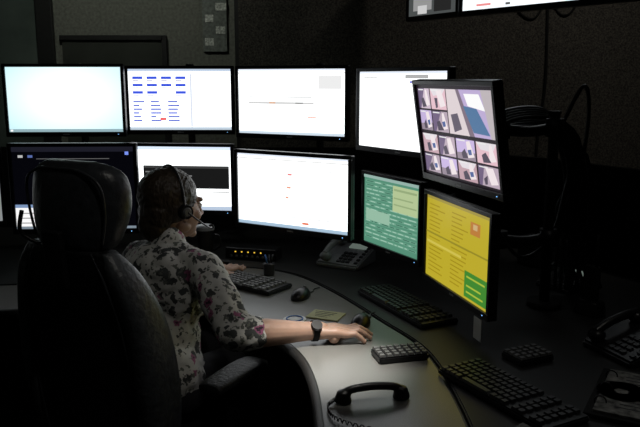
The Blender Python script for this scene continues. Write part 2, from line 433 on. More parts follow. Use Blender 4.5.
# green
gb = (.09, .27, .18)
it = []
for r_ in range(15):
    yv = .08+.058*r_
    it.append((.03, yv, .97, yv+.03, ((.15, .36, .25), 1)))
    x = .05
    while x < .92:
        l = .03+.1*rc.random(); it.append((x, yv+.008, min(x+l, .95), yv+.02, ((.38, .60, .48), 1) if rc.random() > .4 else ((.03, .12, .08), 1))); x += l+.03
it += [(.55, .08, .98, .44, ((.45, .56, .30), 1)), (.57, .12, .96, .15, ((.3, .4, .2), 1)), (.57, .24, .9, .26, ((.3, .4, .2), 1)), (.57, .33, .96, .35, ((.3, .4, .2), 1)), (.0, 0, 1, .045, ((.3, .45, .4), 1)), (.05, .5, .5, .66, ((.30, .50, .37), 1))]
monitor((.192, 2.94), (.374, 2.60), .865, 1.145, emis(gb, 1.0), it, POLES[3], thin=.014)
# yellow
it = [(0, 0, 1, .04, ((.35, .28, .05), 1))]
for r_ in range(17):
    yv = .1+.05*r_
    for c in range(2):
        x0_ = .05+.38*c
        it.append((x0_, yv, x0_+.12+.18*rc.random(), yv+.014, ((.36, .26, .01), 1)))
it += [(.72, .12, .86, .26, ((.50, .20, .04), 1)), (.76, .14, .82, .2, ((.6, .42, .2), 1)), (.66, .68, .98, .97, ((.05, .24, .03), 1)), (.69, .73, .95, .75, ((.4, .5, .05), 1)), (.69, .83, .9, .85, ((.4, .5, .05), 1)), (.69, .9, .93, .92, ((.4, .5, .05), 1)), (.02, .55, .6, .58, ((.62, .52, .08), 1)), (0, .44, 1, .46, ((.3, .25, .02), 1))]
gy = monitor((.392, 2.53), (.512, 2.07), .835, 1.127, emis((.50, .40, .025), 1.0), it, POLES[4])
box(gy, 'paper_tag', (.05, .002, .07), (.19, -.016, -.21), PAPER, bev=0)

# ------------------------------------------------------------------ ceiling hung TVs
def tv(p0, p1, z0, h, bg, items):
    w = math.hypot(p1[0]-p0[0], p1[1]-p0[1]); a = math.atan2(p1[1]-p0[1], p1[0]-p0[0])
    g = G('television', ((p0[0]+p1[0])/2, (p0[1]+p1[1])/2, z0+h/2), a)
    box(g, 'housing', (w+.04, .05, h+.045), (0, .022, -.0025), BLACKP, bev=.006)
    for nm, s, l in (('bezel_top', (w+.04, .01, .02), (0, -.005, h/2+.01)), ('bezel_bottom', (w+.04, .01, .025), (0, -.005, -h/2-.0125)),
                     ('bezel_left', (.02, .01, h), (-w/2-.01, -.005, 0)), ('bezel_right', (.02, .01, h), (w/2+.01, -.005, 0))):
        box(g, nm, s, l, BLACKP, bev=.002)
    bm = bmesh.new(); bm.faces.new([bm.verts.new((sx*w/2, -.004, sz*h/2)) for sx, sz in ((-1, -1), (1, -1), (1, 1), (-1, 1))])
    mk('screen', bm, bg, g, recalc=False)
    ui(g, w, h, items, y=-.0045)
    box(g, 'mount_bracket', (.2, .04, .2), (0, .065, 0), METAL)
    cyl(g, 'ceiling_tube', (0, .1, -.05), (0, .1, H-(z0+h/2)), .02, METAL)
    return g
tv((.73, 3.80), (1.27, 3.06), 1.865, .53, emis((.9, .97, 1), 1.2), [(.02, .6, .3, .8, gray(.5)), (.02, .84, .2, .9, ((.3, .5, .8), 1)), (.35, .7, .6, .93, gray(.6)), (.3, .96, .33, .98, gray(.1)), (.1, .95, .2, .97, ((.9, .3, .3), 1))])
tv((.50, 4.16), (.70, 3.82), 1.865, .26, emis((.10, .11, .11), .7), [(.1, .6, .5, .9, gray(.3)), (.55, .7, .9, .95, gray(.02)), (.2, .8, .4, .97, gray(.6))])  # grey reflections on this dark set drawn as dim glowing patches

# ------------------------------------------------------------------ keyboards, phones, mice
def keyboard(x, y, rz, L=.44, W=.145, name='keyboard', km=KEYC):
    g = G(name, (x, y, DZ), rz)
    bm = bmesh.new(); bbox(bm, (L, W, .016), (0, 0, .010)); bmesh.ops.bevel(bm, geom=bm.edges[:], offset=.004, segments=2, affect='EDGES')
    mk('case', bm, BLACKP, g)
    bm = bmesh.new()
    cols = int(L/.0195); rows = 6
    for r_ in range(rows):
        yy = W/2-.017-r_*(W-.03)/(rows-1)
        c = 0
        while c < cols:
            if (c in (int(cols*.66), int(cols*.82))) : c += 1; continue
            wd = 1
            if r_ == rows-1 and c == 4: wd = 6
            xx = -L/2+.012+(c+wd/2-.5)*.0195+.006
            if xx+wd*.0085 < L/2-.004:
                bbox(bm, (.0195*wd-.0035, .017, .008), (xx, yy, .022), taper=.85)
            c += wd
    mk('keys', bm, km, g)
    bm = bmesh.new(); bbox(bm, (.03, .01, .006), (-L*.4, W*.4, .003)); bbox(bm, (.03, .01, .006), (L*.4, W*.4, .003))
    mk('feet', bm, BLACKP, g)
    return g
keyboard(-.325, 2.765, math.radians(-37), km=KEYG)
keyboard(.300, 2.445, math.radians(-64.6))
keyboard(.48, 1.72, math.radians(-62), L=.40)

def mouse(x, y, rz):
    g = G('computer_mouse', (x, y, DZ), rz)
    bm = bmesh.new()
    ball(bm, (0, 0, .004), (.031, .056, .034))
    for v in bm.verts:
        if v.co.z < .001: v.co.z = .001
        v.co.x *= 1-.15*(v.co.y/.056)
    mk('body', bm, BLACKP, g, smooth=True)
    bm = bmesh.new(); frustum(bm, (-.003, .03, .031), (.003, .03, .031), .008, .008, 16); mk('wheel', bm, KEYG, g)
    tube(g, 'cable', [(0, .054, .006), (0.01, .08, .003), (0, .11, .003), (.01, .14, .003)], .002, BLACKP)
    return g
mouse(-.07, 2.565, math.radians(-25))
mouse(.135, 2.265, math.radians(-20))

def keypad(x, y, rz, name='numeric_keypad', w=.15, d=.085, cols=7, rows=4, km=KEYG):
    g = G(name, (x, y, DZ), rz)
    bm = bmesh.new(); bbox(bm, (w, d, .02), (0, 0, .0105)); bmesh.ops.bevel(bm, geom=bm.edges[:], offset=.004, segments=2, affect='EDGES'); mk('case', bm, BLACKP, g)
    bm = bmesh.new()
    for i in range(cols):
        for j in range(rows):
            bbox(bm, (w/cols*.7, d/rows*.66, .007), (-w/2+w/cols*(i+.5), -d/2+d/rows*(j+.5)*.94+.002, .0235), taper=.85)
    mk('keys', bm, km, g)
    return g
keypad(.232, 1.985, math.radians(14))
keypad(.60, 1.97, math.radians(25), 'desk_calculator', .12, .09, 5, 4)

def desk_phone(x, y, rz, body=GREYP, s=1.0, lit=False):
    g = G('desk_telephone', (x, y, DZ), rz)
    bm = bmesh.new()
    w, d = .20*s, .19*s
    P = [(-w/2, -d/2, 0), (w/2, -d/2, 0), (w/2, d/2, 0), (-w/2, d/2, 0), (-w/2, -d/2, .02), (w/2, -d/2, .02), (w/2, d/2, .075*s), (-w/2, d/2, .075*s)]
    V = [bm.verts.new(p) for p in P]
    for f in ((3, 2, 1, 0), (4, 5, 6, 7), (0, 1, 5, 4), (1, 2, 6, 5), (2, 3, 7, 6), (3, 0, 4, 7)): bm.faces.new([V[i] for i in f])
    bmesh.ops.bevel(bm, geom=bm.edges[:], offset=.006, segments=2, affect='EDGES')
    mk('body', bm, body, g)
    sl = math.atan2(.075*s-.02, d)
    def on(u, v, hgt):
        return (u*w/2, v*d/2, .02+(.075*s-.02)*(v+1)/2+hgt)
    bm = bmesh.new()
    def key(u, v, a, b):
        n0 = len(bm.verts); bbox(bm, (a, b, .007)); bm.verts.ensure_lookup_table()
        M = Matrix.Translation(on(u, v, .002)) @ Matrix.Rotation(sl, 4, 'X')
        for q in bm.verts[n0:]: q.co = M @ q.co
    for i in range(3):
        for j in range(4): key(.0+.22*i, -.75+.25*j, .017*s, .013*s)
    for j in range(6): key(.82, -.75+.27*j, .014*s, .012*s)
    mk('keys', bm, KEYC, g)
    bm = bmesh.new(); key(.3, .65, .08*s, .035*s); mk('display', bm, emis((.3, .38, .33), .35) if lit else KEYC, g)
    bm = bmesh.new()
    pts = [on(-.62, -.85, .03), on(-.62, -.4, .04), on(-.62, .2, .04), on(-.62, .8, .03)]
    tubebm(bm, catmull(pts, 6), .014*s, 12)
    ball(bm, on(-.62, -.78, .018), (.026*s, .026*s, .02*s)); ball(bm, on(-.62, .75, .018), (.026*s, .026*s, .02*s))
    mk('handset', bm, body, g, smooth=True)
    return g
desk_phone(.115, 3.06, math.radians(-30), GREYP, 1.0, True)
desk_phone(.92, 2.02, math.radians(-70), BLACKP, 1.0)
desk_phone(.95, 2.70, math.radians(-55), BLACKP, .8, True)

g = G('telephone_handset', (.132, 1.700, DZ), math.radians(10))
bm = bmesh.new()
tubebm(bm, catmull([(-.072, 0, .026), (-.05, 0, .034), (0, 0, .038), (.05, 0, .034), (.072, 0, .026)], 6), .0105, 14)
for sx in (-1, 1):
    frustum(bm, (sx*.076, 0, .003), (sx*.074, 0, .024), .023, .018, 24); ball(bm, (sx*.074, 0, .025), (.018, .018, .009))
o = mk('body', bm, BLACKP, g)
r = o.modifiers.new('r', 'REMESH'); r.mode = 'VOXEL'; r.voxel_size = .0025
s = o.modifiers.new('s', 'SMOOTH'); s.iterations = 3; bake(o)
pts = []
path = catmull([(-.095, 0, .010), (-.12, -.03, .008), (-.11, -.10, .008), (-.03, -.17, .008), (.10, -.24, .008)], 34)
for i, p in enumerate(path):
    a = i*1.25
    pts.append(p+Vector((0, math.cos(a)*.005, math.sin(a)*.005)))
bm = bmesh.new(); tubebm(bm, pts, .0016, 6); mk('coiled_cord', bm, BLACKP, g, smooth=True)

g = G('sticky_note', (.02, 2.355, DZ), math.radians(-22))
box(g, 'sheet', (.115, .085, .004), (0, 0, .0025), NOTEY, bev=.001)
bm = bmesh.new()
for i in range(4): bbox(bm, (.08-.012*i, .003, .0006), (-.008, .025-.016*i, .0049))
mk('writing', bm, INK, g)
g = G('drink_coaster', (-.085, 2.315, DZ))
cyl(g, 'disc', (0, 0, 0.0005), (0, 0, .004), .038, mat('white_card', (.85, .87, .9), .6, noise_scale=20, noise_amt=.04))
bm = bmesh.new(); tubebm(bm, [Vector((.027*math.cos(a*math.pi/18), .027*math.sin(a*math.pi/18), .0045)) for a in range(37)], .003, 6)
mk('blue_ring', bm, BLUE, g, smooth=True)

g = G('travel_mug', (-.505, 3.10, DZ))
loft(g, 'cup', [(0.001, .030, .030, 0, 0), (.02, .031, .031, 0, 0), (.10, .037, .037, 0, 0), (.145, .039, .039, 0, 0)], BLACKP, ex=1.0)
loft(g, 'lid', [(.145, .041, .041, 0, 0), (.158, .041, .041, 0, 0), (.165, .034, .034, 0, 0)], GREYP, ex=1.0)
tube(g, 'handle', [(.036, 0, .12), (.06, 0, .115), (.065, 0, .075), (.034, 0, .05)], .005, BLACKP)

g = G('radio_control_box', (-.30, 3.17, DZ), math.radians(-15))
box(g, 'case', (.24, .09, .05), (0, 0, .026), BLACKP, bev=.005)
bm = bmesh.new()
for i in range(5): bbox(bm, (.006, .002, .005), (-.07+.03*i, -.046, .035))
mk('yellow_leds', bm, emis((.8, .5, .05), 1.2), g)
bm = bmesh.new()
for i in range(8): frustum(bm, (-.09+.025*i, -.046, .016), (-.09+.025*i, -.054, .016), .006, .005, 12)
mk('knobs', bm, KEYG, g)
g = G('usb_hub', (-.43, 3.03, DZ), .2)
box(g, 'case', (.07, .04, .022), (0, 0, .0115), BLACKP, bev=.003)
box(g, 'red_led', (.012, .002, .008), (0, -.0205, .014), emis((1, .03, .08), 5), bev=0)
g = G('pen_holder', (-.21, 2.88, DZ))
loft(g, 'cup', [(0.001, .022, .022, 0, 0), (.05, .024, .024, 0, 0)], KEYC, ex=.7)
for i in range(3): cyl(g, f'pen_{i+1}', (.008*(i-1), 0, .045), (.016*(i-1), .006*i, .085), .0035, (BLUE, INK, BLACKP)[i])

g = G('ring_binder', (.82, 1.68, DZ), math.radians(-30))
box(g, 'cover', (.26, .31, .012), (0, 0, .0065), MATTE, bev=.003)
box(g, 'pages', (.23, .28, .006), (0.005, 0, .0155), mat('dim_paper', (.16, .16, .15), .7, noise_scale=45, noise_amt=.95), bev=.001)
bm = bmesh.new()
for i in range(3):
    c = Vector((-.10, -.09+.09*i, .020)); tubebm(bm, [c+Vector((.014*math.cos(k*math.pi/8), 0, .014*math.sin(k*math.pi/8))) for k in range(17)], .002, 6)
mk('rings', bm, METAL, g, smooth=True)
bm = bmesh.new()
for k in range(12): bbox(bm, (.17-.05*random.random(), .004, .0006), (0.015, .12-.02*k, .019))
mk('print', bm, INK, g)
g = G('compact_disc', (.765, 1.71, DZ+.0195))
bm = bmesh.new()
N = 40
a_ = [bm.verts.new((.06*math.cos(2*math.pi*i/N), .06*math.sin(2*math.pi*i/N), .0012)) for i in range(N)]
b_ = [bm.verts.new((.018*math.cos(2*math.pi*i/N), .018*math.sin(2*math.pi*i/N), .0012)) for i in range(N)]
for i in range(N): bm.faces.new((a_[i], a_[(i+1) % N], b_[(i+1) % N], b_[i]))
bmesh.ops.solidify(bm, geom=bm.faces[:], thickness=.001)
mk('disc', bm, mat('disc_metal', (.35, .35, .36), .3, .8, noise_scale=5, noise_amt=.2), g)
g = G('paper_sheets', (.46, 1.49, DZ), math.radians(20))
for i in range(4):
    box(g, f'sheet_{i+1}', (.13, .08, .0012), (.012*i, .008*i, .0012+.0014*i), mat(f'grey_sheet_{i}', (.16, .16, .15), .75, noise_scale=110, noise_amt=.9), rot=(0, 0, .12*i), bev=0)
hs = G('headset', (1.14, 1.86, DZ), .5)
tube(hs, 'band', [(-.075, 0, .03), (-.075, .07, .02), (0, .13, .016), (.075, .07, .02), (.075, 0, .03)], .005, BLACKP)
for sx in (-1, 1):
    cyl(hs, 'ear_cushion_'+('l' if sx < 0 else 'r'), (sx*.06, -.01, .033), (sx*.082, -.01, .033), .031, MATTE)
tube(hs, 'microphone_boom', [(.08, -.01, .033), (.08, -.07, .02), (.04, -.12, .012)], .003, BLACKP)
g = G('hanging_cables')
for i, (P, r_) in enumerate((
    ([(1.36, 4.455, 2.55), (1.36, 4.455, 2.0), (1.37, 4.45, 1.5), (1.34, 4.45, 1.1), (1.35, 4.45, .5)], .009),
    ([(1.36, 4.455, 2.0), (1.28, 4.45, 1.88), (1.18, 4.45, 1.93), (1.1, 4.452, 2.1)], .006),
    ([(1.37, 4.455, 1.98), (1.45, 4.45, 1.9), (1.52, 4.45, 1.95), (1.6, 4.452, 2.2)], .006),
)): tube(g, f'cable_{i+1}', P, r_, MATTE)
g = G('monitor_cables')
CB = mat('cable_rubber', (.016, .016, .018), .4, noise_scale=60, noise_amt=.2)
for i in range(10):
    ox = .016*(i % 5); oy = .022*(i//5)
    tube(g, f'cable_{i+1}', [(.505+.004*i, 2.28, 1.375-.004*i), (.62+ox*.4, 2.40+oy*.5, 1.425-.007*i), (.78+ox*.4, 2.53+oy*.5, 1.42-.007*i), (.845+ox, 2.56+oy, 1.33), (.89+ox, 2.56+oy, 1.20-.01*i), (.87+ox*1.4, 2.57+oy, 1.03), (.88+.02*i, 2.60+oy, .75)], .007, CB)
tube(g, 'cable_loop_1', [(.83, 2.56, 1.30), (.90, 2.57, 1.46), (.935, 2.57, 1.50), (.955, 2.58, 1.40), (.94, 2.58, 1.15), (.93, 2.60, .75)], .007, CB)
tube(g, 'cable_loop_2', [(.60, 2.36, 1.02), (.72, 2.5, .90), (.84, 2.55, .97), (.90, 2.57, 1.20), (.96, 2.58, 1.25), (.99, 2.6, 1.0), (1.0, 2.62, .75)], .007, CB)
cb = G('desk_power_box', (1.0, 3.0, DZ), -.9)
box(cb, 'case', (.3, .1, .12), (0, 0, .061), BLACKP, bev=.006)
bm = bmesh.new()
for i in range(4): bbox(bm, (.045, .004, .045), (-.105+.07*i, -.051, .06))
mk('outlets', bm, KEYC, cb)
g = G('radio_handset_charger', (.93, 2.38, DZ), -1.0)
loft(g, 'cradle', [(0, .05, .035, 0, 0), (.04, .045, .032, 0, 0), (.05, .04, .028, 0, 0)], BLACKP, ex=.5)
loft(g, 'handset', [(.03, .026, .015, 0, 0), (.15, .028, .016, 0, 0), (.17, .024, .014, 0, 0)], MATTE, ex=.5)
cyl(g, 'antenna', (.015, 0, .165), (.015, 0, .28), .005, MATTE)
g = G('document_stack', (-1.40, 2.60, DZ), .05)
for i in range(3):
    box(g, f'papers_{i+1}', (.21, .28, .006), (.004*i, 0, .0035+.0065*i), PAPER, rot=(0, 0, .05*i), bev=.001)

# ------------------------------------------------------------------ chair
CRZ = math.radians(-30)
CH = G('office_chair', (-.530, 2.205, 0), CRZ)
loft(CH, 'seat_cushion', [(-.23, .20, .03, 0, .40), (-.20, .235, .045, 0, .395), (0, .25, .05, 0, .39), (.18, .245, .05, 0, .39), (.24, .20, .03, 0, .38)], CHAIRM, ex=.55, axis='y')
lean = math.radians(-5)
BK = G('backrest', (0, -.225, .40), rot=(-lean, 0, 0), parent=CH)
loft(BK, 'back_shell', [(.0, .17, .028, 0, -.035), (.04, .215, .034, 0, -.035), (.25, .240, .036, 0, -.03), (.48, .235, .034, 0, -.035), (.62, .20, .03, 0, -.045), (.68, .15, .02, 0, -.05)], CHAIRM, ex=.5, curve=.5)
loft(BK, 'lumbar_cushion', [(.03, .11, .02, 0, .02), (.08, .14, .04, 0, .02), (.25, .155, .045, 0, .02), (.5, .15, .04, 0, .005), (.64, .12, .025, 0, -.01)], CHAIRM, ex=.55)
for sx in (-1, 1):
    nm = 'l' if sx < 0 else 'r'
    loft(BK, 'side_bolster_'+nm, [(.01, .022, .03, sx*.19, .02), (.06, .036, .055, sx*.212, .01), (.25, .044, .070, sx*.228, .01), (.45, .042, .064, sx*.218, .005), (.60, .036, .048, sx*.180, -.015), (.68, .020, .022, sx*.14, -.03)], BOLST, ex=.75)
    tube(BK, 'piping_'+nm, [(sx*.172, -.052, .03), (sx*.197, -.050, .25), (sx*.186, -.055, .45), (sx*.15, -.062, .60), (sx*.11, -.06, .68)], .004, HEADR)
loft(BK, 'headrest', [(.675, .11, .02, 0, -.03), (.69, .14, .042, 0, -.025), (.77, .165, .056, 0, -.01), (.85, .163, .054, 0, 0), (.89, .14, .042, 0, 0), (.912, .09, .018, 0, 0)], HEADR, ex=.62, curve=1.4)
tube(BK, 'headrest_piping', [(-.13, -.035, .70), (-.148, -.03, .78), (-.140, -.03, .86), (-.08, -.035, .895), (0, -.04, .90), (.08, -.035, .895), (.140, -.03, .86), (.148, -.03, .78), (.13, -.035, .70)], .004, HEADR)
box(BK, 'headrest_bracket', (.07, .02, .16), (0, -.085, .66), METAL, bev=.005)
tube(BK, 'headrest_handle', [(-.10, -.05, .68), (-.135, -.08, .72), (-.13, -.07, .78)], .006, BLACKP)
box(CH, 'back_support', (.08, .03, .3), (0, -.26, .34), METAL, rot=(-.15, 0, 0), bev=.005)
box(CH, 'mechanism', (.2, .26, .05), (0, 0, .32), METAL, bev=.01)
cyl(CH, 'gas_lift', (0, 0, .08), (0, 0, .31), .026, METAL)
for i in range(5):
    a = 2*math.pi*i/5+.3
    c, s_ = math.cos(a), math.sin(a)
    bm = bmesh.new(); tubebm(bm, [Vector((c*.02, s_*.02, .10)), Vector((c*.15, s_*.15, .095)), Vector((c*.30, s_*.30, .075))], [.03, .024, .016], 10); mk(f'base_spoke_{i+1}', bm, BLACKP, CH, smooth=True)
    cyl(CH, f'caster_{i+1}', (c*.30-s_*.02, s_*.30+c*.02, .03), (c*.30+s_*.02, s_*.30-c*.02, .03), .029, BLACKP)
for sx in (-1, 1):
    nm = 'l' if sx < 0 else 'r'
    loft(CH, 'armrest_pad_'+nm, [(-.12, .03, .010, sx*.31, .645), (-.10, .042, .017, sx*.31, .645), (.05, .046, .018, sx*.31, .65), (.12, .042, .016, sx*.31, .645), (.14, .03, .009, sx*.31, .64)], CHAIRM, ex=.6, axis='y')
    box(CH, 'armrest_post_'+nm, (.03, .06, .30), (sx*.305, -.01, .49), BLACKP, bev=.008)
    box(CH, 'armrest_bracket_'+nm, (.16, .05, .02), (sx*.235, -.01, .345), METAL, bev=.005)

# ------------------------------------------------------------------ person
def skin_mat():
    m = mat('skin', (.40, .25, .185), .5, noise_scale=40, noise_amt=.08, bump=.05)
    b = m.node_tree.nodes['Principled BSDF']; b.inputs['Subsurface Weight'].default_value = .1
    b.inputs['Subsurface Radius'].default_value = (.01, .004, .002)
    return m
SKIN = skin_mat()
HAIR = mat('hair_brown', (.034, .024, .015), .45, noise_scale=20, noise_amt=.3, spec=.3)
nt = HAIR.node_tree
tc = nt.nodes.new('ShaderNodeTexCoord'); mp = nt.nodes.new('ShaderNodeMapping'); mp.inputs['Scale'].default_value = (140, 10, 60)
nz = nt.nodes.new('ShaderNodeTexNoise'); nz.inputs['Scale'].default_value = 1; bp = nt.nodes.new('ShaderNodeBump'); bp.inputs['Strength'].default_value = .8; bp.inputs['Distance'].default_value = .004
nt.links.new(tc.outputs['Object'], mp.inputs['Vector']); nt.links.new(mp.outputs['Vector'], nz.inputs['Vector']); nt.links.new(nz.outputs['Fac'], bp.inputs['Height']); nt.links.new(bp.outputs['Normal'], nt.nodes['Principled BSDF'].inputs['Normal'])
TROU = mat('trousers', (.012, .012, .016), .85, noise_scale=200, noise_amt=.3)

def blouse_mat():
    m = bpy.data.materials.new('floral_blouse'); m.use_nodes = True; nt = m.node_tree; L = nt.links
    b = nt.nodes['Principled BSDF']; b.inputs['Roughness'].default_value = .8
    tc = nt.nodes.new('ShaderNodeTexCoord')
    nz = nt.nodes.new('ShaderNodeTexNoise'); nz.inputs['Scale'].default_value = 45; nz.inputs['Detail'].default_value = 3
    L.new(tc.outputs['Object'], nz.inputs['Vector'])
    mx = nt.nodes.new('ShaderNodeVectorMath'); mx.operation = 'SCALE'; mx.inputs['Scale'].default_value = .05
    L.new(nz.outputs['Color'], mx.inputs[0])
    ad = nt.nodes.new('ShaderNodeVectorMath'); ad.operation = 'ADD'
    L.new(tc.outputs['Object'], ad.inputs[0]); L.new(mx.outputs[0], ad.inputs[1])
    def layer(scale, off, t0, t1):
        o = nt.nodes.new('ShaderNodeVectorMath'); o.operation = 'ADD'; o.inputs[1].default_value = off
        L.new(ad.outputs[0], o.inputs[0])
        v = nt.nodes.new('ShaderNodeTexVoronoi'); v.inputs['Scale'].default_value = scale
        L.new(o.outputs[0], v.inputs['Vector'])
        r = nt.nodes.new('ShaderNodeValToRGB'); r.color_ramp.elements[0].position = t0; r.color_ramp.elements[1].position = t1
        r.color_ramp.elements[0].color = (1, 1, 1, 1); r.color_ramp.elements[1].color = (0, 0, 0, 1)
        L.new(v.outputs['Distance'], r.inputs['Fac'])
        return r.outputs['Color']
    cur = None
    base = (.56, .56, .53, 1)
    for (sc_, of, t0, t1, col) in ((26, (0, 0, 0), .39, .43, (.05, .055, .055, 1)), (44, (5, 2, 1), .28, .34, (.13, .14, .12, 1)), (14, (1.3, 4.1, 2.2), .19, .23, (.30, .09, .18, 1)), (14, (1.3, 4.1, 2.2), .08, .11, (.03, .015, .03, 1))):
        f = layer(sc_, of, t0, t1)
        mixn = nt.nodes.new('ShaderNodeMix'); mixn.data_type = 'RGBA'
        L.new(f, mixn.inputs['Factor'])
        if cur is None: mixn.inputs[6].default_value = base
        else: L.new(cur, mixn.inputs[6])
        mixn.inputs[7].default_value = col
        cur = mixn.outputs[2]
    L.new(cur, b.inputs['Base Color'])
    n2 = nt.nodes.new('ShaderNodeTexNoise'); n2.inputs['Scale'].default_value = 12; bp = nt.nodes.new('ShaderNodeBump'); bp.inputs['Strength'].default_value = .5; bp.inputs['Distance'].default_value = .02
    L.new(tc.outputs['Object'], n2.inputs['Vector']); L.new(n2.outputs['Fac'], bp.inputs['Height']); L.new(bp.outputs['Normal'], b.inputs['Normal'])
    return m
BLO = blouse_mat()

W_ = G('seated_operator', (-.55, 2.22, .44))
F = Vector((.6, .8, 0)); R = Vector((.8, -.6, 0)); U = Vector((0, 0, 1))
RB = Matrix((R, F, U)).transposed()
V3 = Vector
N = V3((-.505, 2.325, .985))
P0 = V3((-.535, 2.235, .54))
RS = N+R*.160+V3((.01, 0, -.066)); LS = N-R*.150+V3((0, .0, -.062))
RE = V3((-.248, 2.03, .785)); RW = V3((0.0, 2.105, .768))
LE = V3((-.56, 2.66, .80)); LW = V3((-.44, 2.80, .775))
bm = bmesh.new()
ball(bm, N+V3((-.01, -.02, -.15)), (.162, .108, .155), RB)
ball(bm, N-F*.045+V3((0, 0, -.09)), (.150, .09, .10), RB)
ball(bm, N-F*.05+V3((0, 0, -.30)), (.150, .118, .17), RB)
ball(bm, P0+V3((0, 0, .04)), (.178, .135, .14), RB)
ball(bm, N+F*.055+V3((0, 0, -.17))+R*.06, (.07, .065, .075), RB)
ball(bm, N+F*.055+V3((0, 0, -.17))-R*.06, (.07, .065, .075), RB)
chain(bm, [LS, N+V3((0, 0, -.035)), RS], [.056, .066, .058])
chain(bm, [N+V3((0, 0, -.03)), N+V3((.005, .005, .012))], [.07, .052])
chain(bm, [RS, RS.lerp(RE, .5)+V3((0, 0, .004)), RE, RE.lerp(RW, .20)], [.064, .061, .058, .053])
chain(bm, [LS, LS.lerp(LE, .5), LE, LE.lerp(LW, .25)], [.060, .055, .052, .050])
bl = fuse('blouse', bm, BLO, W_, vox=.007, smooth=5, disp=(.022, .06))
bm = bmesh.new()
ball(bm, P0, (.17, .13, .10), RB)
for s_ in (-1, 1):
    hp = P0+R*(.085*s_)+V3((0, 0, -.01)); kn = hp+F*.42+R*(.03*s_)+V3((0, 0, .01)); an = kn+F*.02+V3((0, 0, -.42))
    chain(bm, [hp, hp.lerp(kn, .5), kn, kn.lerp(an, .4), an], [.092, .08, .062, .056, .042])
fuse('trousers', bm, TROU, W_, vox=.009, smooth=4, disp=(.01, .08))
for s_, nm in ((-1, 'l'), (1, 'r')):
    kn = P0+R*(.115*s_)+F*.42; an = kn+F*.02; an.z = .10
    bm = bmesh.new()
    chain(bm, [an+V3((0, 0, -.045)), an+F*.08+V3((0, 0, -.062)), an+F*.17+V3((0, 0, -.068))], [.042, .038, .030])
    for v in bm.verts: v.co.z = max(v.co.z, .002)
    fuse('shoe_'+nm, bm, MATTE, W_, vox=.006, smooth=2)
HC = V3((-.496, 2.385, 1.110))
Fh = V3((.74, .67, 0)).normalized(); Rh = V3((Fh.y, -Fh.x, 0))
HR = Matrix((Rh, Fh, U)).transposed() @ Matrix.Rotation(math.radians(-6), 3, 'X') @ Matrix.Scale(1.04, 3)
HM = Matrix.Translation(HC) @ HR.to_4x4()
hp_ = lambda x, y, z: HM @ V3((x, y, z))
bm = bmesh.new()
def hb(c, r, rot=None):
    ball(bm, hp_(*c), r, HR if rot is None else HR @ rot, seg=28)
hb((0, -.012, .022), (.074, .092, .084))
hb((0, .036, -.028), (.058, .058, .074))
hb((0, .044, -.072), (.044, .044, .034))
hb((0, .078, -.094), (.018, .016, .014))
for s_ in (-1, 1):
    hb((s_*.027, .078, .022), (.024, .013, .009)); hb((s_*.036, .062, -.028), (.024, .022, .022)); hb((s_*.046, .015, -.065), (.014, .03, .02))
    E_ = Matrix.Rotation(math.radians(s_*-20), 3, 'Z')
    hb((s_*.080, -.004, -.012), (.007, .018, .030), E_); hb((s_*.078, .0, -.036), (.007, .009, .012), E_)
    hb((s_*.009, .099, -.030), (.009, .010, .007))
frustum(bm, hp_(0, .086, .016), hp_(0, .108, -.026), .008, .010, 16); ball(bm, hp_(0, .109, -.027), .010)
hb((0, .090, -.052), (.022, .009, .0055)); hb((0, .088, -.061), (.019, .009, .006))
chain(bm, [hp_(0, -.020, -.03), hp_(0, -.02, -.09), N+V3((0, 0, -.02))], [.052, .050, .060])
face = fuse('head_and_neck', bm, SKIN, W_, vox=.0032, smooth=3)
for s_, nm in ((-1, 'l'), (1, 'r')):
    bm = bmesh.new(); ball(bm, hp_(s_*.028, .082, .003), .0105); mk('eye_'+nm, bm, mat('eye_white', (.7, .68, .66), .25, noise_scale=10, noise_amt=.03), W_, smooth=True, world=True)
    bm = bmesh.new(); ball(bm, hp_(s_*.028, .0905, .003), (.005, .003, .005), HR); mk('iris_'+nm, bm, INK, W_, smooth=True, world=True)
    bm = bmesh.new(); tubebm(bm, [hp_(s_*.014, .093, .022), hp_(s_*.03, .091, .027), hp_(s_*.046, .078, .022)], .0025, 6); mk('eyebrow_'+nm, bm, HAIR, W_, smooth=True, world=True)
bm = bmesh.new(); ball(bm, hp_(0, .0945, -.0555), (.020, .006, .007), HR); mk('lips', bm, mat('lips', (.38, .14, .12), .4, noise_scale=30, noise_amt=.1), W_, smooth=True, world=True)
bm = bmesh.new()
ball(bm, hp_(0, -.022, .034), (.084, .098, .088), HR, 32)
ball(bm, hp_(0, -.055, -.02), (.072, .056, .068), HR, 28)
ball(bm, hp_(0, -.064, -.070), (.056, .040, .050), HR, 28)
ball(bm, hp_(0, -.092, -.055), (.030, .024, .045), HR, 28)
for s_ in (-1, 1):
    ball(bm, hp_(s_*.055, -.02, .0), (.030, .045, .05), HR)
fuse('hair', bm, HAIR, W_, vox=.004, smooth=4, disp=(.008, .016))
HS = G('telephone_headset', tuple(HC))
bm = bmesh.new()
tubebm(bm, [hp_(.094*math.cos(a), -.012-.01*math.sin(a), -.008+.136*math.sin(a)) for a in [math.pi*i/24 for i in range(25)]], .0045, 8)
mk('headband', bm, KEYC, HS, smooth=True, world=True)
for s_, nm in ((-1, 'l'), (1, 'r')):
    bm = bmesh.new(); frustum(bm, hp_(s_*.084, -.006, -.010), hp_(s_*.100, -.006, -.010), .026, .023, 28); mk('ear_cushion_'+nm, bm, MATTE, HS, world=True)
    bm = bmesh.new(); frustum(bm, hp_(s_*.100, -.006, -.010), hp_(s_*.105, -.006, -.010), .016, .012, 28); mk('ear_cap_'+nm, bm, KEYG, HS, world=True)
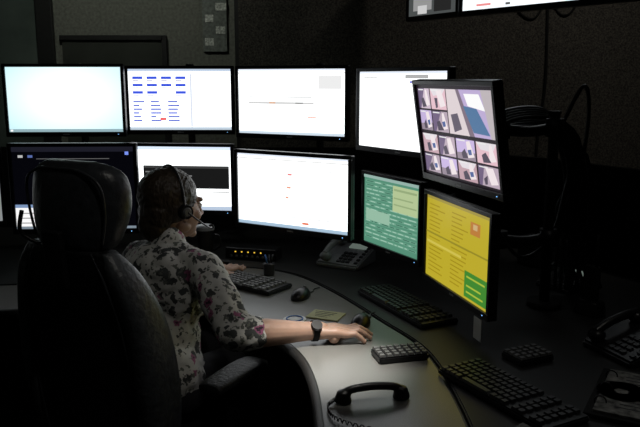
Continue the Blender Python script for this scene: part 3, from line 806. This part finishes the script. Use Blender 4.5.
bm = bmesh.new(); tubebm(bm, catmull([hp_(.104, -.006, -.01), hp_(.104, .04, -.04), hp_(.080, .095, -.065), hp_(.045, .125, -.068)], 8), .0028, 8); mk('microphone_boom', bm, BLACKP, HS, smooth=True, world=True)
bm = bmesh.new(); ball(bm, hp_(.040, .128, -.068), (.011, .008, .008), HR); mk('microphone', bm, MATTE, HS, smooth=True, world=True)

def arm_hand(name, E, Wp, D, side, drop=0.0):
    bm = bmesh.new()
    chain(bm, [E.lerp(Wp, .05), E.lerp(Wp, .35), E.lerp(Wp, .75), Wp], [.042, .043, .031, .026])
    S = side
    def P(d, s, z): return Wp+D*d+S*s+V3((0, 0, z))
    z0 = DZ-Wp.z
    kz = z0+.030
    ball(bm, P(.0, 0, 0), (.028))
    sp = [.029, .010, -.010, -.029]
    kd = [.088, .092, .088, .080]
    for s_, d_ in zip(sp, kd):
        chain(bm, [P(.005, s_*.55, -.003), P(d_*.55, s_*.85, (kz-.003)/2+.004), P(d_, s_, kz)], [.019, .0155, .0115], 16)
    ball(bm, P(.035, .022, z0+.022), (.020)); ball(bm, P(.04, -.02, z0+.02), .018)
    ln = [.070, .078, .072, .056]
    tips = []
    for i, (s_, d_) in enumerate(zip(sp, kd)):
        L = ln[i]; fan = (s_/.03)*.14
        dv = (D+S*fan).normalized()
        p0 = P(d_, s_, kz)
        hgt = [.008, .010, .009, .004][i]
        p1 = p0+dv*(L*.43)+V3((0, 0, hgt*.6))
        p2 = p1+dv*(L*.30)+V3((0, 0, -.013))
        p3 = p2+dv*(L*.20)+V3((0, 0, -.013))
        p3.z = max(p3.z, DZ+.007+drop)
        chain(bm, [p0, p1, p2, p3], [.0105, .0092, .0082, .0070], 14)
        tips.append((p3, dv))
    t0 = P(.022, .022, -.010); t1 = P(.052, .046, z0+.022); t2 = P(.080, .056, z0+.015); t3 = P(.100, .054, z0+.010)
    chain(bm, [t0, t1, t2, t3], [.018, .0125, .0105, .0085], 14)
    o = fuse(name, bm, SKIN, W_, vox=.0025, smooth=3)
    bm = bmesh.new()
    for p, dv in tips+[(t3, D)]:
        ball(bm, p+dv*.002+V3((0, 0, .0052)), (.0045, .0045, .0016), None, 12)
    mk(name+'_nails', bm, mat('nails', (.6, .38, .32), .25, noise_scale=10, noise_amt=.05), W_, smooth=True, world=True)
D = V3((.985, .17, 0)).normalized()
arm_hand('right_forearm_and_hand', RE, RW, D, V3((-D.y, D.x, 0)))
D2 = (LW-LE); D2.z = 0; D2.normalize()
arm_hand('left_forearm_and_hand', LE, LW, D2, V3((D2.y, -D2.x, 0)), .02)
wt = G('wristwatch', tuple(RE.lerp(RW, .93)))
ax = (RW-RE).normalized(); c = RE.lerp(RW, .93); s1 = ax.cross(U).normalized(); u1 = s1.cross(ax)
bm = bmesh.new()
rr = .0305
ringA = []
K = 32
for k in range(K):
    a = 2*math.pi*k/K
    d = s1*math.cos(a)+u1*math.sin(a)
    ringA.append([bm.verts.new(c+ax*o_+d*(rr+h_)) for o_, h_ in ((-.009, -.002), (-.009, .0015), (.009, .0015), (.009, -.002))])
for k in range(K):
    for j in range(4):
        bm.faces.new((ringA[k][j], ringA[(k+1) % K][j], ringA[(k+1) % K][(j+1) % 4], ringA[k][(j+1) % 4]))
mk('strap', bm, MATTE, wt, world=True)
nrm = (u1*.75+s1*.65).normalized()
bm = bmesh.new(); frustum(bm, c+nrm*(rr-.001), c+nrm*(rr+.008), .018, .0165, 28); mk('case', bm, METAL, wt, world=True)
bm = bmesh.new(); frustum(bm, c+nrm*(rr+.008), c+nrm*(rr+.0085), .0145, .0145, 28); mk('dial', bm, BLACKP, wt, world=True)

# ------------------------------------------------------------------ lights
def downlight_or_fill(x, y, power, ang, blend=.6, col=(1, .96, .88), tgt=None, r=.05):
    g = G('ceiling_downlight_or_fill', (x, y, H))
    cyl(g, 'trim_ring', (0, 0, -.012), (0, 0, 0), .09, FRAME)
    cyl(g, 'lens', (0, 0, -.016), (0, 0, -.012), .055, emis(col, 1.5))
    l = bpy.data.lights.new('downlight_or_fill_lamp', 'SPOT'); l.energy = power; l.spot_size = math.radians(ang); l.spot_blend = blend; l.color = col; l.shadow_soft_size = r
    o = bpy.data.objects.new('lamp', l); COL.objects.link(o); o.parent = g.o; o.location = (0, 0, -.03)
    if tgt:
        o.rotation_euler = (V3(tgt)-V3((x, y, H-.03))).to_track_quat('-Z', 'Y').to_euler()
downlight_or_fill(.20, 1.7, 420, 15, 1.0, tgt=(.02, 1.93, .73))
downlight_or_fill(.25, 1.0, 16, 42, .9, tgt=(-.45, 2.15, .88))
downlight_or_fill(-1.2, 3.5, 18, 120, .9, col=(.95, 1, .88), tgt=(-1.1, 4.6, 1.6))  # added fill lamp, brightens the left back wall
downlight_or_fill(1.5, 3.3, 19, 130, .9, col=(1, .95, .85), tgt=(1.1, 4.4, 1.4))  # added fill to lift the dark partition wall
downlight_or_fill(1.0, 1.2, 9, 50, .9, tgt=(.85, 1.75, .73))  # extra fill, added to brighten the clutter on the right desk
wd = bpy.data.worlds.new('world'); sc.world = wd; wd.use_nodes = True
wd.node_tree.nodes['Background'].inputs[0].default_value = (.01, .011, .012, 1)

# ------------------------------------------------------------------ camera
cam = bpy.data.cameras.new('camera'); cam.sensor_width = 36; cam.lens = 40.5; cam.clip_start = .05
co = bpy.data.objects.new('camera', cam); COL.objects.link(co)
co.location = (0, 0, 1.53); co.rotation_euler = (math.radians(90-10.66), 0, 0)
sc.camera = co
